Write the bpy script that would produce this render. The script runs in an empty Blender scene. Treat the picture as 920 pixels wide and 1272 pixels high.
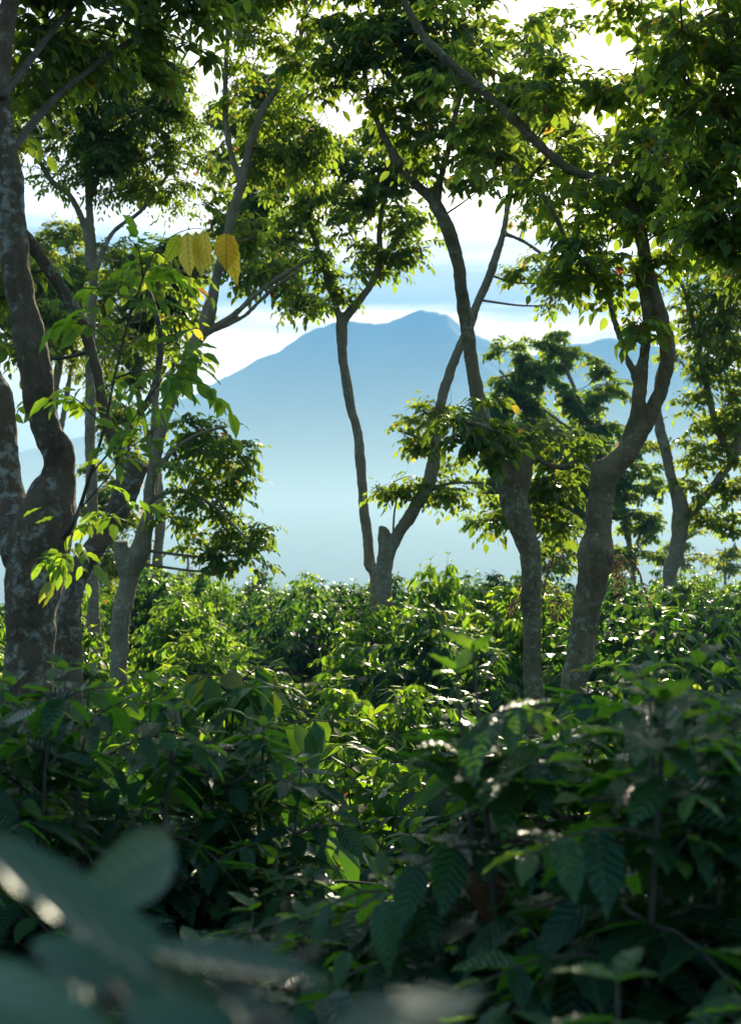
import bpy, math
import numpy as np
from mathutils import Vector

# ------------------------------------------------------------------ basics
sc = bpy.context.scene
col = sc.collection
FPX, CX, HY, CAMZ = 1750.0, 460.0, 690.0, 2.0
EXPOSURE = 1.48
SUN_EL, SUN_AZ = 23.0, 10.5          # azimuth to the right of the view axis (+Y)
PI = math.pi

def P(px, py, D):
    """photo pixel at depth D (metres along +Y) -> world point"""
    return np.array([(px - CX) / FPX * D, D, CAMZ + (HY - py) / FPX * D])

def gz(x, y):
    """height of the plantation ground"""
    y = np.asarray(y, float); x = np.asarray(x, float)
    z = -0.42 * np.exp(-((y - 9.0) / 4.2) ** 2) + 0.05 * np.sin(x * 0.7 + 1.3) * np.sin(y * 0.45)
    d = np.clip((y - 40.0) / 240.0, 0, 1)
    z = z - 62.0 * d * d * (3 - 2 * d)
    return z

def new_obj(name, me, parent=None, mat=None):
    o = bpy.data.objects.new(name, me)
    col.objects.link(o)
    if parent is not None:
        o.parent = parent
    if mat is not None and me is not None:
        me.materials.append(mat)
    return o

def tag(o, label=None, cat=None, group=None, kind=None):
    if label: o["label"] = label
    if cat: o["category"] = cat
    if group: o["group"] = group
    if kind: o["kind"] = kind
    return o

def empty(name, loc, rz=0.0, label=None, cat=None, group=None):
    o = bpy.data.objects.new(name, None)
    o.empty_display_size = 0.2
    o.location = [float(v) for v in loc]; o.rotation_euler = (0, 0, rz)
    col.objects.link(o)
    return tag(o, label, cat, group)

def make_mesh(name, V, F, rnd=None, uv=None, smooth=True):
    """V (n,3), F (m,3 or 4)"""
    me = bpy.data.meshes.new(name)
    V = np.asarray(V, np.float32); F = np.asarray(F, np.int32)
    k = F.shape[1]
    me.vertices.add(len(V)); me.vertices.foreach_set("co", V.ravel())
    me.loops.add(F.size); me.loops.foreach_set("vertex_index", F.ravel())
    me.polygons.add(len(F))
    me.polygons.foreach_set("loop_start", np.arange(0, F.size, k, dtype=np.int32))
    if smooth:
        me.polygons.foreach_set("use_smooth", np.ones(len(F), bool))
    if rnd is not None:
        a = me.attributes.new("rnd", "FLOAT", "POINT")
        a.data.foreach_set("value", np.asarray(rnd, np.float32))
    if uv is not None:
        u = me.uv_layers.new(name="UVMap")
        u.data.foreach_set("uv", np.asarray(uv, np.float32)[F.ravel()].ravel())
    me.update(calc_edges=True)
    return me

class Acc:
    """collects pieces into one mesh"""
    def __init__(s): s.V, s.F, s.R, s.U, s.n = [], [], [], [], 0
    def add(s, V, F, R=None, U=None):
        s.V.append(V); s.F.append(F + s.n); s.n += len(V)
        s.R.append(R if R is not None else np.zeros(len(V))); s.U.append(U if U is not None else np.zeros((len(V), 2)))
    def mesh(s, name):
        return make_mesh(name, np.concatenate(s.V), np.concatenate(s.F), np.concatenate(s.R), np.concatenate(s.U))

def unit(a):
    return a / np.maximum(np.linalg.norm(a, axis=-1, keepdims=True), 1e-9)

def spline(pts, step):
    """Catmull-Rom through rows of pts (any columns); step in units of the first three"""
    p = np.asarray(pts, float)
    if len(p) == 2:
        n = max(2, int(np.linalg.norm(p[1, :3] - p[0, :3]) / step) + 1)
        t = np.linspace(0, 1, n)[:, None]
        return p[0] * (1 - t) + p[1] * t
    q = np.vstack([2 * p[0] - p[1], p, 2 * p[-1] - p[-2]])
    out = []
    for i in range(1, len(q) - 2):
        a, b, c, d = q[i - 1:i + 3]
        n = max(2, int(np.linalg.norm(c[:3] - b[:3]) / step) + 1)
        t = np.linspace(0, 1, n, endpoint=False)[:, None]
        out.append(0.5 * (2 * b + (c - a) * t + (2 * a - 5 * b + 4 * c - d) * t ** 2 + (3 * b - a - 3 * c + d) * t ** 3))
    out.append(p[-1:])
    return np.vstack(out)

def tube(C, r, sides=8, rng=None, lump=0.0):
    """closed tube (quads only) along points C with radii r"""
    C = np.asarray(C, float); r = np.asarray(r, float); n = len(C)
    T = unit(np.gradient(C, axis=0))
    N = np.zeros_like(C)
    a = np.array([0.31, 0.95, 0.05]) if abs(T[0, 2]) > 0.6 else np.array([0.05, 0.1, 1.0])
    N[0] = unit(np.cross(T[0], a))
    for i in range(1, n):
        v = N[i - 1] - T[i] * np.dot(N[i - 1], T[i]); N[i] = v / max(np.linalg.norm(v), 1e-9)
    B = np.cross(T, N)
    ang = np.arange(sides) / sides * 2 * PI
    rr = r[:, None] * np.ones((1, sides))
    if lump and rng is not None:
        s = np.arange(n)[:, None]
        for k in (1, 2, 3):
            ph = rng.uniform(0, 6.28, 2)
            rr = rr * (1 + lump / k * np.sin(k * ang[None] + ph[0] + 0.5 * np.sin(s * 0.21 * k + ph[1])) * np.sin(s * 0.13 * k + ph[1]))
    V = C[:, None] + (N[:, None] * np.cos(ang)[None, :, None] + B[:, None] * np.sin(ang)[None, :, None]) * rr[..., None]
    V = V.reshape(-1, 3)
    i = np.arange(n - 1)[:, None] * sides; j = np.arange(sides)[None]; j2 = (j + 1) % sides
    F = np.stack([i + j, i + j2, i + sides + j2, i + sides + j], -1).reshape(-1, 4)
    # caps: a smaller ring collapsed on the end (degenerate free fans as quads)
    caps = []
    for ring, flip in ((0, True), ((n - 1) * sides, False)):
        m = sides // 2 - 1
        for k in range(m):
            q = [ring + k, ring + k + 1, ring + sides - 2 - k, ring + sides - 1 - k]
            caps.append(q[::-1] if not flip else q)
    F = np.vstack([F, np.array(caps, int)[:, ::-1]])
    return V, F

# ------------------------------------------------------------------ leaves
def leaf_template(n, wave=0.0):
    t = np.concatenate([[0], (np.arange(n) + 1) / (n + 1), [1]])
    w = np.sin(PI * t ** 0.82) ** 0.85
    w[t > 0.8] *= 0.9
    X, Y, Zf, U = [0.0], [0.0], [0.0], [(0, .5)]
    Wv = [0.0]
    for i in range(1, n + 1):
        for s in (-1, 0, 1):
            X.append(t[i]); Y.append(s * w[i] * 0.5); Zf.append(abs(s) * w[i] * 0.5)
            Wv.append(abs(s) * (1 if i % 2 else -1) * wave); U.append((t[i], 0.5 + s * 0.5 * w[i]))
    X.append(1.0); Y.append(0.0); Zf.append(0.0); Wv.append(0.0); U.append((1, .5))
    F = []
    r = lambda i, c: 1 + (i * 3) + c
    F += [(0, r(0, 1), r(0, 0)), (0, r(0, 2), r(0, 1))]
    for i in range(n - 1):
        for c in (0, 1):
            a, b, c2, d = r(i, c), r(i, c + 1), r(i + 1, c + 1), r(i + 1, c)
            F += [(a, b, c2), (a, c2, d)]
    e = 1 + 3 * n
    F += [(r(n - 1, 0), r(n - 1, 1), e), (r(n - 1, 1), r(n - 1, 2), e)]
    return np.array(X), np.array(Y), np.array(Zf), np.array(Wv), np.array(F), np.array(U)

TPL = {1: leaf_template(1), 2: leaf_template(2), 3: leaf_template(3, 0.012), 5: leaf_template(5, 0.02), 7: leaf_template(7, 0.02), 15: leaf_template(15, 0.0)}

def leaves(O, D, N, L, W, R, n=2, fold=0.25, curl=0.15):
    """arrays of leaf origins, directions, normals, lengths, widths, tint -> V, F, R, U"""
    X, Y, Zf, Wv, F, U = TPL[n]
    m = len(O)
    D = unit(D); B = unit(np.cross(N, D)); N = np.cross(D, B)
    fold = np.broadcast_to(fold, (m,)); curl = np.broadcast_to(curl, (m,))
    z = Zf[None] * (fold * W)[:, None] - (curl * L)[:, None] * (X ** 2)[None] + Wv[None] * L[:, None]
    V = O[:, None] + D[:, None] * (X[None] * L[:, None])[..., None] + B[:, None] * (Y[None] * W[:, None])[..., None] + N[:, None] * z[..., None]
    k = len(X)
    FF = (F[None] + (np.arange(m) * k)[:, None, None]).reshape(-1, 3)
    return V.reshape(-1, 3), FF, np.repeat(R, k), np.tile(U, (m, 1))

# ------------------------------------------------------------------ materials
def nt(mat):
    mat.use_nodes = True
    t = mat.node_tree; t.nodes.clear()
    return t, t.nodes, t.links

def ramp(nodes, stops, interp="LINEAR"):
    r = nodes.new("ShaderNodeValToRGB"); cr = r.color_ramp; cr.interpolation = interp
    while len(cr.elements) < len(stops): cr.elements.new(0.5)
    for e, (p, c) in zip(cr.elements, stops):
        e.position = p; e.color = (*c, 1) if len(c) == 3 else c
    return r

def mixc(nodes, links, fac, a, b, blend="MIX"):
    m = nodes.new("ShaderNodeMix"); m.data_type = "RGBA"; m.blend_type = blend
    for s, v in ((0, fac), (6, a), (7, b)):
        if hasattr(v, "is_output"): links.new(v, m.inputs[s])
        elif s == 0: m.inputs[s].default_value = v
        else: m.inputs[s].default_value = (*v, 1)
    return m.outputs[2]

def math_n(nodes, links, op, a, b=None, c=None, clamp=False):
    m = nodes.new("ShaderNodeMath"); m.operation = op; m.use_clamp = clamp
    for i, v in enumerate((a, b, c)):
        if v is None: continue
        if hasattr(v, "is_output"): links.new(v, m.inputs[i])
        else: m.inputs[i].default_value = v
    return m.outputs[0]

def leaf_mat(name, stops, tstops, rough=0.38, trans=0.45, spec=0.5, veins=0.0, vein_n=9.0):
    mat = bpy.data.materials.new(name)
    t, N, L = nt(mat)
    at = N.new("ShaderNodeAttribute"); at.attribute_name = "rnd"
    tex = N.new("ShaderNodeTexNoise"); tex.inputs["Scale"].default_value = 9.0; tex.inputs["Detail"].default_value = 3.0
    tc = N.new("ShaderNodeTexCoord"); L.new(tc.outputs["Object"], tex.inputs["Vector"])
    base = ramp(N, stops); L.new(at.outputs["Fac"], base.inputs[0])
    tcol = ramp(N, tstops); L.new(at.outputs["Fac"], tcol.inputs[0])
    v = math_n(N, L, "MULTIPLY_ADD", tex.outputs["Fac"], 0.9, 0.55)
    comb = N.new("ShaderNodeCombineColor")
    for i in range(3): L.new(v, comb.inputs[i])
    bc = mixc(N, L, 1.0, base.outputs[0], comb.outputs[0], "MULTIPLY")
    tcx = tcol.outputs[0]
    pr = N.new("ShaderNodeBsdfPrincipled")
    tr = N.new("ShaderNodeBsdfTranslucent")
    if veins > 0:
        sep = N.new("ShaderNodeSeparateXYZ"); L.new(tc.outputs["UV"], sep.inputs[0])
        c = math_n(N, L, "ABSOLUTE", math_n(N, L, "SUBTRACT", sep.outputs[1], 0.5))
        ph = math_n(N, L, "SUBTRACT", sep.outputs[0], math_n(N, L, "MULTIPLY", c, 0.45))
        s = math_n(N, L, "SINE", math_n(N, L, "MULTIPLY", ph, vein_n * 2 * PI))
        rib = math_n(N, L, "POWER", math_n(N, L, "MULTIPLY_ADD", s, 0.5, 0.5), 6.0)
        mid = math_n(N, L, "LESS_THAN", c, 0.035)
        vein = math_n(N, L, "MAXIMUM", math_n(N, L, "MULTIPLY", rib, 0.55), mid)
        bc = mixc(N, L, math_n(N, L, "MULTIPLY", vein, 0.35), bc, (0.10, 0.16, 0.05))
        tcx = mixc(N, L, math_n(N, L, "MULTIPLY", vein, 0.45), tcx, (0.06, 0.12, 0.02))
        h = math_n(N, L, "MULTIPLY_ADD", s, 0.5, math_n(N, L, "MULTIPLY", mid, -0.8))
        bp = N.new("ShaderNodeBump"); bp.inputs["Strength"].default_value = veins; bp.inputs["Distance"].default_value = 0.004
        L.new(h, bp.inputs["Height"]); L.new(bp.outputs[0], pr.inputs["Normal"]); L.new(bp.outputs[0], tr.inputs["Normal"])
    L.new(bc, pr.inputs["Base Color"]); L.new(tcx, tr.inputs["Color"])
    wn = N.new("ShaderNodeTexWhiteNoise"); wn.noise_dimensions = "1D"; L.new(math_n(N, L, "MULTIPLY", at.outputs["Fac"], 997.0), wn.inputs["W"])
    rr = math_n(N, L, "MULTIPLY_ADD", wn.outputs["Value"], 0.26, rough - 0.08)
    L.new(rr, pr.inputs["Roughness"]); pr.inputs["Specular IOR Level"].default_value = spec; pr.inputs["Specular Tint"].default_value = (.68, 1.0, .95, 1)
    mx = N.new("ShaderNodeMixShader"); mx.inputs[0].default_value = trans
    L.new(pr.outputs[0], mx.inputs[1]); L.new(tr.outputs[0], mx.inputs[2])
    o = N.new("ShaderNodeOutputMaterial"); L.new(mx.outputs[0], o.inputs[0])
    return mat

def bark_mat(name, dark, light, lichen, lich=0.5, moss=0.3, scale=1.0):
    mat = bpy.data.materials.new(name)
    t, N, L = nt(mat)
    tc = N.new("ShaderNodeTexCoord")
    def noise(s, d=6.0, r=0.6, dist=0.0):
        n = N.new("ShaderNodeTexNoise"); n.inputs["Scale"].default_value = s * scale; n.inputs["Detail"].default_value = d
        n.inputs["Roughness"].default_value = r; n.inputs["Distortion"].default_value = dist
        L.new(tc.outputs["Object"], n.inputs["Vector"]); return n.outputs["Fac"]
    def streak(s, d=5.0):
        mp = N.new("ShaderNodeMapping"); mp.inputs["Scale"].default_value = (1, 1, .16); L.new(tc.outputs["Object"], mp.inputs[0])
        n = N.new("ShaderNodeTexNoise"); n.inputs["Scale"].default_value = s * scale; n.inputs["Detail"].default_value = d; n.inputs["Roughness"].default_value = .65; n.inputs["Distortion"].default_value = .4
        L.new(mp.outputs[0], n.inputs["Vector"]); return n.outputs["Fac"]
    a = noise(5); b = streak(34); c = noise(19, 9, 0.72, 0.25); d = noise(2.2, 3); e = noise(75, 3)
    base = ramp(N, [(0.3, dark), (0.7, light)]); L.new(math_n(N, L, "MULTIPLY_ADD", b, 0.4, math_n(N, L, "MULTIPLY", a, 0.6)), base.inputs[0])
    lm = ramp(N, [(0.545 - 0.06 * lich, (0, 0, 0)), (0.61 - 0.06 * lich, (1, 1, 1))]); L.new(math_n(N, L, "ADD", math_n(N, L, "MULTIPLY", c, 0.6), math_n(N, L, "MULTIPLY", d, 0.4)), lm.inputs[0])
    k1 = mixc(N, L, math_n(N, L, "MULTIPLY", lm.outputs[0], 0.75), base.outputs[0], lichen)
    mm = ramp(N, [(0.52, (0, 0, 0)), (0.66, (1, 1, 1))]); L.new(noise(4.3, 7, 0.65, 0.3), mm.inputs[0])
    k2 = mixc(N, L, math_n(N, L, "MULTIPLY", mm.outputs[0], moss), k1, (0.055, 0.085, 0.03))
    pr = N.new("ShaderNodeBsdfPrincipled"); L.new(k2, pr.inputs["Base Color"]); pr.inputs["Roughness"].default_value = 0.85
    pr.inputs["Specular IOR Level"].default_value = 0.25
    bp = N.new("ShaderNodeBump"); bp.inputs["Strength"].default_value = 0.9; bp.inputs["Distance"].default_value = 0.03
    L.new(math_n(N, L, "ADD", math_n(N, L, "MULTIPLY", e, 0.35), math_n(N, L, "ADD", b, c)), bp.inputs["Height"]); L.new(bp.outputs[0], pr.inputs["Normal"])
    o = N.new("ShaderNodeOutputMaterial"); L.new(pr.outputs[0], o.inputs[0])
    return mat

def plain_mat(name, c1, c2, scale=6.0, rough=0.9, bump=0.3):
    mat = bpy.data.materials.new(name)
    t, N, L = nt(mat)
    tc = N.new("ShaderNodeTexCoord"); n = N.new("ShaderNodeTexNoise")
    n.inputs["Scale"].default_value = scale; n.inputs["Detail"].default_value = 8.0; n.inputs["Roughness"].default_value = 0.65
    L.new(tc.outputs["Object"], n.inputs["Vector"])
    r = ramp(N, [(0.35, c1), (0.65, c2)]); L.new(n.outputs["Fac"], r.inputs[0])
    pr = N.new("ShaderNodeBsdfPrincipled"); L.new(r.outputs[0], pr.inputs["Base Color"]); pr.inputs["Roughness"].default_value = rough
    if bump:
        bp = N.new("ShaderNodeBump"); bp.inputs["Strength"].default_value = bump; L.new(n.outputs["Fac"], bp.inputs["Height"]); L.new(bp.outputs[0], pr.inputs["Normal"])
    o = N.new("ShaderNodeOutputMaterial"); L.new(pr.outputs[0], o.inputs[0])
    return mat

COFFEE = leaf_mat("coffee_leaf", [(0, (.010, .034, .016)), (.5, (.020, .065, .020)), (.8, (.05, .13, .022)), (.93, (.09, .17, .025)), (.97, (.22, .19, .03)), (1, (.16, .07, .03))],
                  [(0, (.10, .28, .015)), (.5, (.30, .54, .02)), (.8, (.58, .76, .03)), (.93, (.68, .8, .04)), (.97, (.6, .45, .04)), (1, (.3, .12, .03))], rough=.34, trans=.5, spec=.14)
COFFEE_SHADED = leaf_mat("coffee_leaf_shaded", [(0, (.006, .022, .014)), (.5, (.011, .040, .020)), (.8, (.03, .085, .022)), (.93, (.06, .12, .025)), (1, (.14, .07, .03))],
                  [(0, (.05, .18, .015)), (.5, (.14, .36, .02)), (.8, (.36, .60, .03)), (.93, (.5, .65, .04)), (1, (.3, .12, .03))], rough=.32, trans=.36, spec=.2)  # same coffee leaf darkened and blued: canopy shade put into the colour
COFFEE_NEAR = leaf_mat("coffee_leaf_veined", [(0, (.003, .022, .013)), (.5, (.006, .038, .018)), (.8, (.02, .075, .018)), (.93, (.07, .13, .02)), (.97, (.2, .17, .03)), (1, (.14, .06, .035))],
                  [(0, (.04, .16, .01)), (.5, (.12, .36, .015)), (.8, (.30, .56, .03)), (.93, (.36, .5, .05)), (.97, (.55, .4, .04)), (1, (.26, .10, .03))], rough=.22, trans=.42, spec=.36, veins=.5)
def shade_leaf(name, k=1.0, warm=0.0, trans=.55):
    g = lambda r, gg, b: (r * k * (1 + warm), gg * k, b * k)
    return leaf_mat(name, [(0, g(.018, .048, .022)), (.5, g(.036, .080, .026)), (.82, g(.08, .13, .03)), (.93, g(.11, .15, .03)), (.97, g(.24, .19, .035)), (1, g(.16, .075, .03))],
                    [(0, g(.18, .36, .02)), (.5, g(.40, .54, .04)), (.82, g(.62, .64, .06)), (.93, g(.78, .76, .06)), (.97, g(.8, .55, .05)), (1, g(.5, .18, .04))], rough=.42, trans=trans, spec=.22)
LEAF_A = shade_leaf("shade_tree_leaf")
LEAF_WARM = shade_leaf("shade_tree_leaf_warm", 1.1, .06, .6)
LEAF_HAZY = shade_leaf("shade_tree_leaf_hazed", 1.2, -.05, .5)  # lightened copy for the far tree, distance haze put into the leaf colour
LEAF_DARK = shade_leaf("shade_tree_leaf_dark", .85, 0, .48)
COFFEE_SOFT = leaf_mat("coffee_leaf_broad", [(0, (.009, .036, .024)), (1, (.018, .065, .036))], [(0, (.05, .2, .02)), (1, (.12, .35, .03))], rough=.36, trans=.14, spec=.45, veins=.3)
SHOOT = leaf_mat("shoot_leaf", [(0, (.03, .08, .02)), (.6, (.06, .14, .025)), (1, (.12, .18, .03))], [(0, (.16, .42, .02)), (.6, (.42, .66, .03)), (1, (.7, .72, .04))], rough=.4, trans=.6, veins=.3, vein_n=8)
YELLOW = leaf_mat("yellow_leaf", [(0, (.40, .42, .04)), (.25, (.72, .46, .03)), (1, (.8, .56, .06))], [(0, (.7, .75, .03)), (.25, (1, .66, .03)), (1, (1, .82, .12))], rough=.45, trans=.75, veins=.35, vein_n=8)
BARK_NEAR = bark_mat("bark_lichen", (.06, .04, .022), (.21, .15, .088), (.42, .41, .33), .42, .35)
BARK_GREY = bark_mat("bark_grey", (.14, .108, .06), (.38, .30, .175), (.45, .43, .34), .1, .15)
BARK_MOSS = bark_mat("bark_mossy", (.085, .064, .03), (.29, .225, .115), (.38, .40, .27), .32, .5)
CUT = plain_mat("old_cut_wood", (.02, .016, .012), (.06, .045, .03), 20)
TWIG = plain_mat("twig_bark", (.05, .038, .026), (.11, .085, .06), 12)
COFFEE_STEM = plain_mat("coffee_stem", (.04, .032, .022), (.09, .075, .05), 15)
DRY = leaf_mat("dry_frond", [(0, (.06, .042, .022)), (1, (.13, .10, .055))], [(0, (.16, .11, .05)), (1, (.28, .2, .09))], rough=.7, trans=.35, spec=.2)

# ------------------------------------------------------------------ trees
def basis_perp(d):
    a = np.where(np.abs(d[:, 2:3]) < 0.9, np.array([[0, 0, 1.0]]), np.array([[1.0, 0, 0]]))
    s = unit(np.cross(d, a)); return s, np.cross(s, d)

def compound(acc, O, D, rng, Ll, Wl, pairs, n, tint, droop=0.3):
    """pinnate leaves: O origins, D directions"""
    m = len(O)
    D = unit(D)
    up = unit(np.array([[0, 0, 1.0]]) + rng.normal(0, .28, (m, 3)))
    S = unit(np.cross(D, up))
    Lr = Ll * (0.55 * pairs + 0.2) * rng.uniform(.75, 1.2, m)
    Ltint = np.clip(tint + rng.normal(0, .07, m), 0, .9)
    dr = droop * rng.uniform(.3, 1.5, m)
    LS = rng.uniform(.6, 1.15, m)
    OO, DD, NN, LL, RR = [], [], [], [], []
    for k in range(pairs + 1):
        t = (k + 0.8) / (pairs + 0.8) if pairs else 1.0
        base = O + D * (Lr * t)[:, None]; base[:, 2] -= Lr * t * t * dr
        tang = D.copy(); tang[:, 2] -= 2 * t * dr; tang = unit(tang)
        for s in ((-1, 1) if k < pairs else (0,)):
            d = tang * (0.55 if s else 1.0) + S * (s * 0.85) + rng.normal(0, .16, (m, 3))
            d[:, 2] -= rng.uniform(.05, .75, m)
            nn = unit(up + S * (-s * .3) + rng.normal(0, .22, (m, 3)))
            OO.append(base); DD.append(d); NN.append(nn)
            LL.append(Ll * (.72 + .34 * t) * rng.uniform(.75, 1.15, m) * LS); RR.append(Ltint)
    O, D, N, L, R = map(np.concatenate, (OO, DD, NN, LL, RR))
    keep = rng.random(len(O)) < .94
    O, D, N, L, R = O[keep], D[keep], N[keep], L[keep], R[keep]
    R = np.clip(R + rng.normal(0, .05, len(R)), 0, .92)
    q = rng.random(len(R)); R = np.where(q < .012, rng.uniform(.94, .985, len(R)), R); R = np.where(q > .995, 1.0, R)
    acc.add(*leaves(O, D, N, L, L * Wl * rng.uniform(.85, 1.15, len(L)), R, n, rng.uniform(.05, .5, len(L)), rng.uniform(.0, .35, len(L))))

DENS, KX, KY = .5, 1.42, 1.58
def grow(clumps, skel, skr, rng, lacc, blist, D0, Ll, Wl, pairs, n, dens, tint, droop=.3, rad_fac=1.0):
    ext = []
    for i in range(len(clumps)):
        for j in range(i):
            a, b = clumps[i], clumps[j]
            da = math.hypot((a[0] - b[0]) / (a[2] + b[2]), (a[1] - b[1]) / (a[3] + b[3]))
            if .75 < da < 1.5 and rng.random() < .55:
                q = rng.uniform(.35, .65)
                ext.append((a[0] * q + b[0] * (1 - q) + rng.normal(0, .25) * a[2], a[1] * q + b[1] * (1 - q) + rng.normal(0, .3) * a[3], (a[2] + b[2]) * .42, (a[3] + b[3]) * .42, a[4] if len(a) > 4 else D0, .6))
    for cl in list(clumps) + ext:
        tacc = Acc(); blist.append(tacc)
        px, py, rx, ry = cl[:4]; rx *= KX; ry *= KY
        D = cl[4] if len(cl) > 4 else D0 + rng.uniform(-.6, .6) * rx / FPX * D0
        dm = cl[5] if len(cl) > 5 else 1.0
        c = P(px, py, D)
        R = np.array([rx, (rx + ry) * .55, ry]) / FPX * D
        # branch from the limb to the clump
        off = c - np.array([0, 0, R[2] * .5])
        dd = np.linalg.norm(skel - off, axis=1) + np.where(skel[:, 2] > c[2] + R[2] * .6, 1.2, 0)
        i = int(np.argmin(dd)); s = skel[i]
        r0 = min(skr[i] * .55, .006 + .011 * dd[i]); r0 = max(r0, .006)
        mid = (s + c) / 2 + np.array([*rng.normal(0, .08 * dd[i], 2), -.05 * dd[i]])
        path = spline([[*s, r0], [*mid, r0 * .75], [*c, r0 * .45], [*(c + rng.normal(0, .25, 3) * R + [0, 0, .35 * R[2]]), .003]], .06 + .004 * D)
        tacc.add(*tube(path[:, :3], path[:, 3] * rad_fac, 6))
        area = PI * R[0] * R[2]
        skel = np.vstack([skel, path[len(path) // 3:, :3]]); skr = np.concatenate([skr, path[len(path) // 3:, 3]])
        nl = int(area * dens * dm * DENS / (Ll * Ll * Wl * .6 * (2 * pairs + 1) * .5))
        nl = max(nl, 6)
        ntw = max(3, int(nl / 7))
        O, Dv = [], []
        sub = rng.normal(0, .58, (max(3, ntw // 6), 3))       # sub-clumps give an uneven outline
        for k in range(ntw):
            u = rng.normal(0, 1, 3); u /= np.linalg.norm(u)
            e = .36 * u * rng.random() ** .45 + .8 * sub[k % len(sub)]
            ln = np.linalg.norm(e)
            if ln > 1.3: e *= 1.3 / ln
            e = c + e * R
            j = path[int(rng.uniform(.45, .98) * (len(path) - 1)), :3]
            m_ = (j + e) / 2 + np.array([0, 0, .12 * np.linalg.norm(e - j)]) + rng.normal(0, .03, 3)
            tp = spline([[*j, .005], [*m_, .0038], [*e, .002]], .05 + .006 * D)
            tacc.add(*tube(tp[:, :3], tp[:, 3] * max(1, D / 14), 4))
            tt = rng.uniform(.35, 1.0, 7)
            idx = np.clip((tt * (len(tp) - 1)).astype(int), 1, len(tp) - 1)
            a = tp[idx, :3] + rng.normal(0, .012, (7, 3)); tg = unit(tp[idx, :3] - tp[idx - 1, :3])
            az = rng.uniform(0, 2 * PI, 7)
            out = np.stack([np.cos(az), np.sin(az), rng.uniform(-.15, .35, 7)], 1)
            O.append(a); Dv.append(tg * .55 + out)
        compound(lacc, np.concatenate(O), np.concatenate(Dv), rng, Ll, Wl, pairs, n, tint, droop)

def tree(label, D, limbs, clumps, seed, bark=BARK_GREY, leaf=LEAF_A, Ll=.12, Wl=.42, pairs=3, n=2, dens=2.6, tint=.4, droop=.3,
         group=None, base=True, voxel=None, stub=(), lump=.08, twigs_thin=()):
    rng = np.random.default_rng(seed); Ll *= .95; Wl *= 1.22
    voxel = voxel or max(.012, D * 1.3 / FPX)
    b0 = limbs[0][0]; bD = b0[3] if len(b0) > 3 else D
    bp = P(b0[0], b0[1], bD); gx, gy = bp[0], bp[1]
    root = np.array([gx, gy, float(gz(gx, gy))])
    t = empty("shade_tree", root, 0, label, "tree", group)
    tr, br = Acc(), []
    skel, skr = [], []
    for li, lb in enumerate(limbs):
        pts = [[*P(q[0], q[1], q[3] if len(q) > 3 else D), q[2] * .77 * (q[3] if len(q) > 3 else D) / FPX] for q in lb]
        if li == 0 and base:
            r = pts[0][3]
            pts = [[root[0], root[1], root[2] - .12, r * 1.55], [root[0], root[1], root[2] + .12, r * 1.2]] + pts if root[2] + .3 < pts[0][2] else [[root[0], root[1], root[2] - .1, r * 1.3]] + pts
        s = spline(pts, .04 + .001 * D)
        s[:, :3] += (rng.normal(0, 1, (len(s), 3)) * s[:, 3:4] * .03)
        dl = np.concatenate([[0], np.cumsum(np.linalg.norm(np.diff(s[:, :3], axis=0), axis=1))])
        ph = rng.uniform(0, 6.28, 4)
        s[:, 0] += s[:, 3] * (.13 * np.sin(dl * 4.2 + ph[0]) + .08 * np.sin(dl * 9 + ph[1])); s[:, 1] += s[:, 3] * .15 * np.sin(dl * 4.4 + ph[2])
        s[:, 3] *= 1 + .06 * np.sin(dl * 7.3 + ph[3])
        thick = s[:, 3] > voxel * 1.6
        k = len(s) if thick.all() else int(np.argmin(thick))
        if k > 2: tr.add(*tube(s[:k, :3], s[:k, 3], 14, rng, lump))
        if k < len(s):
            a = max(0, k - 2); br.append(Acc()); br[-1].add(*tube(s[a:, :3], s[a:, 3], 7))
        skel.append(s[:, :3]); skr.append(s[:, 3])
    skel, skr = np.concatenate(skel), np.concatenate(skr)
    lac = Acc()
    grow(clumps, skel, skr, rng, lac, br, D, Ll, Wl, pairs, n, dens, tint, droop)
    for A in (tr, lac, *br): A.V = [v - root for v in A.V]
    tm = make_mesh("trunk", np.concatenate(tr.V), np.concatenate(tr.F))
    to = new_obj("trunk", tm, t, bark)
    m = to.modifiers.new("join", "REMESH"); m.mode = "VOXEL"; m.voxel_size = voxel; m.use_smooth_shade = True
    m = to.modifiers.new("soft", "SMOOTH"); m.iterations = 5; m.factor = .5
    m = to.modifiers.new("lumps", "DISPLACE"); m.texture = LUMP; m.strength = .16 * skr[0]; m.mid_level = .5; m.texture_coords = "LOCAL"
    m = to.modifiers.new("bark", "DISPLACE"); m.texture = FINE; m.strength = min(.012, .07 * skr[0]); m.mid_level = .5; m.texture_coords = "LOCAL"
    for A in br:
        new_obj("branch", make_mesh("branch", np.concatenate(A.V), np.concatenate(A.F)), t, TWIG if bark is BARK_NEAR else bark)
    new_obj("crown", lac.mesh("crown"), t, leaf)
    print("tree", label, "leaf tris", sum(len(f) for f in lac.F))
    return t, rng, root

LUMP = bpy.data.textures.new("lump", "CLOUDS"); LUMP.noise_scale = .16; LUMP.noise_depth = 2
FINE = bpy.data.textures.new("fine", "CLOUDS"); FINE.noise_scale = .045; FINE.noise_depth = 3

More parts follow.
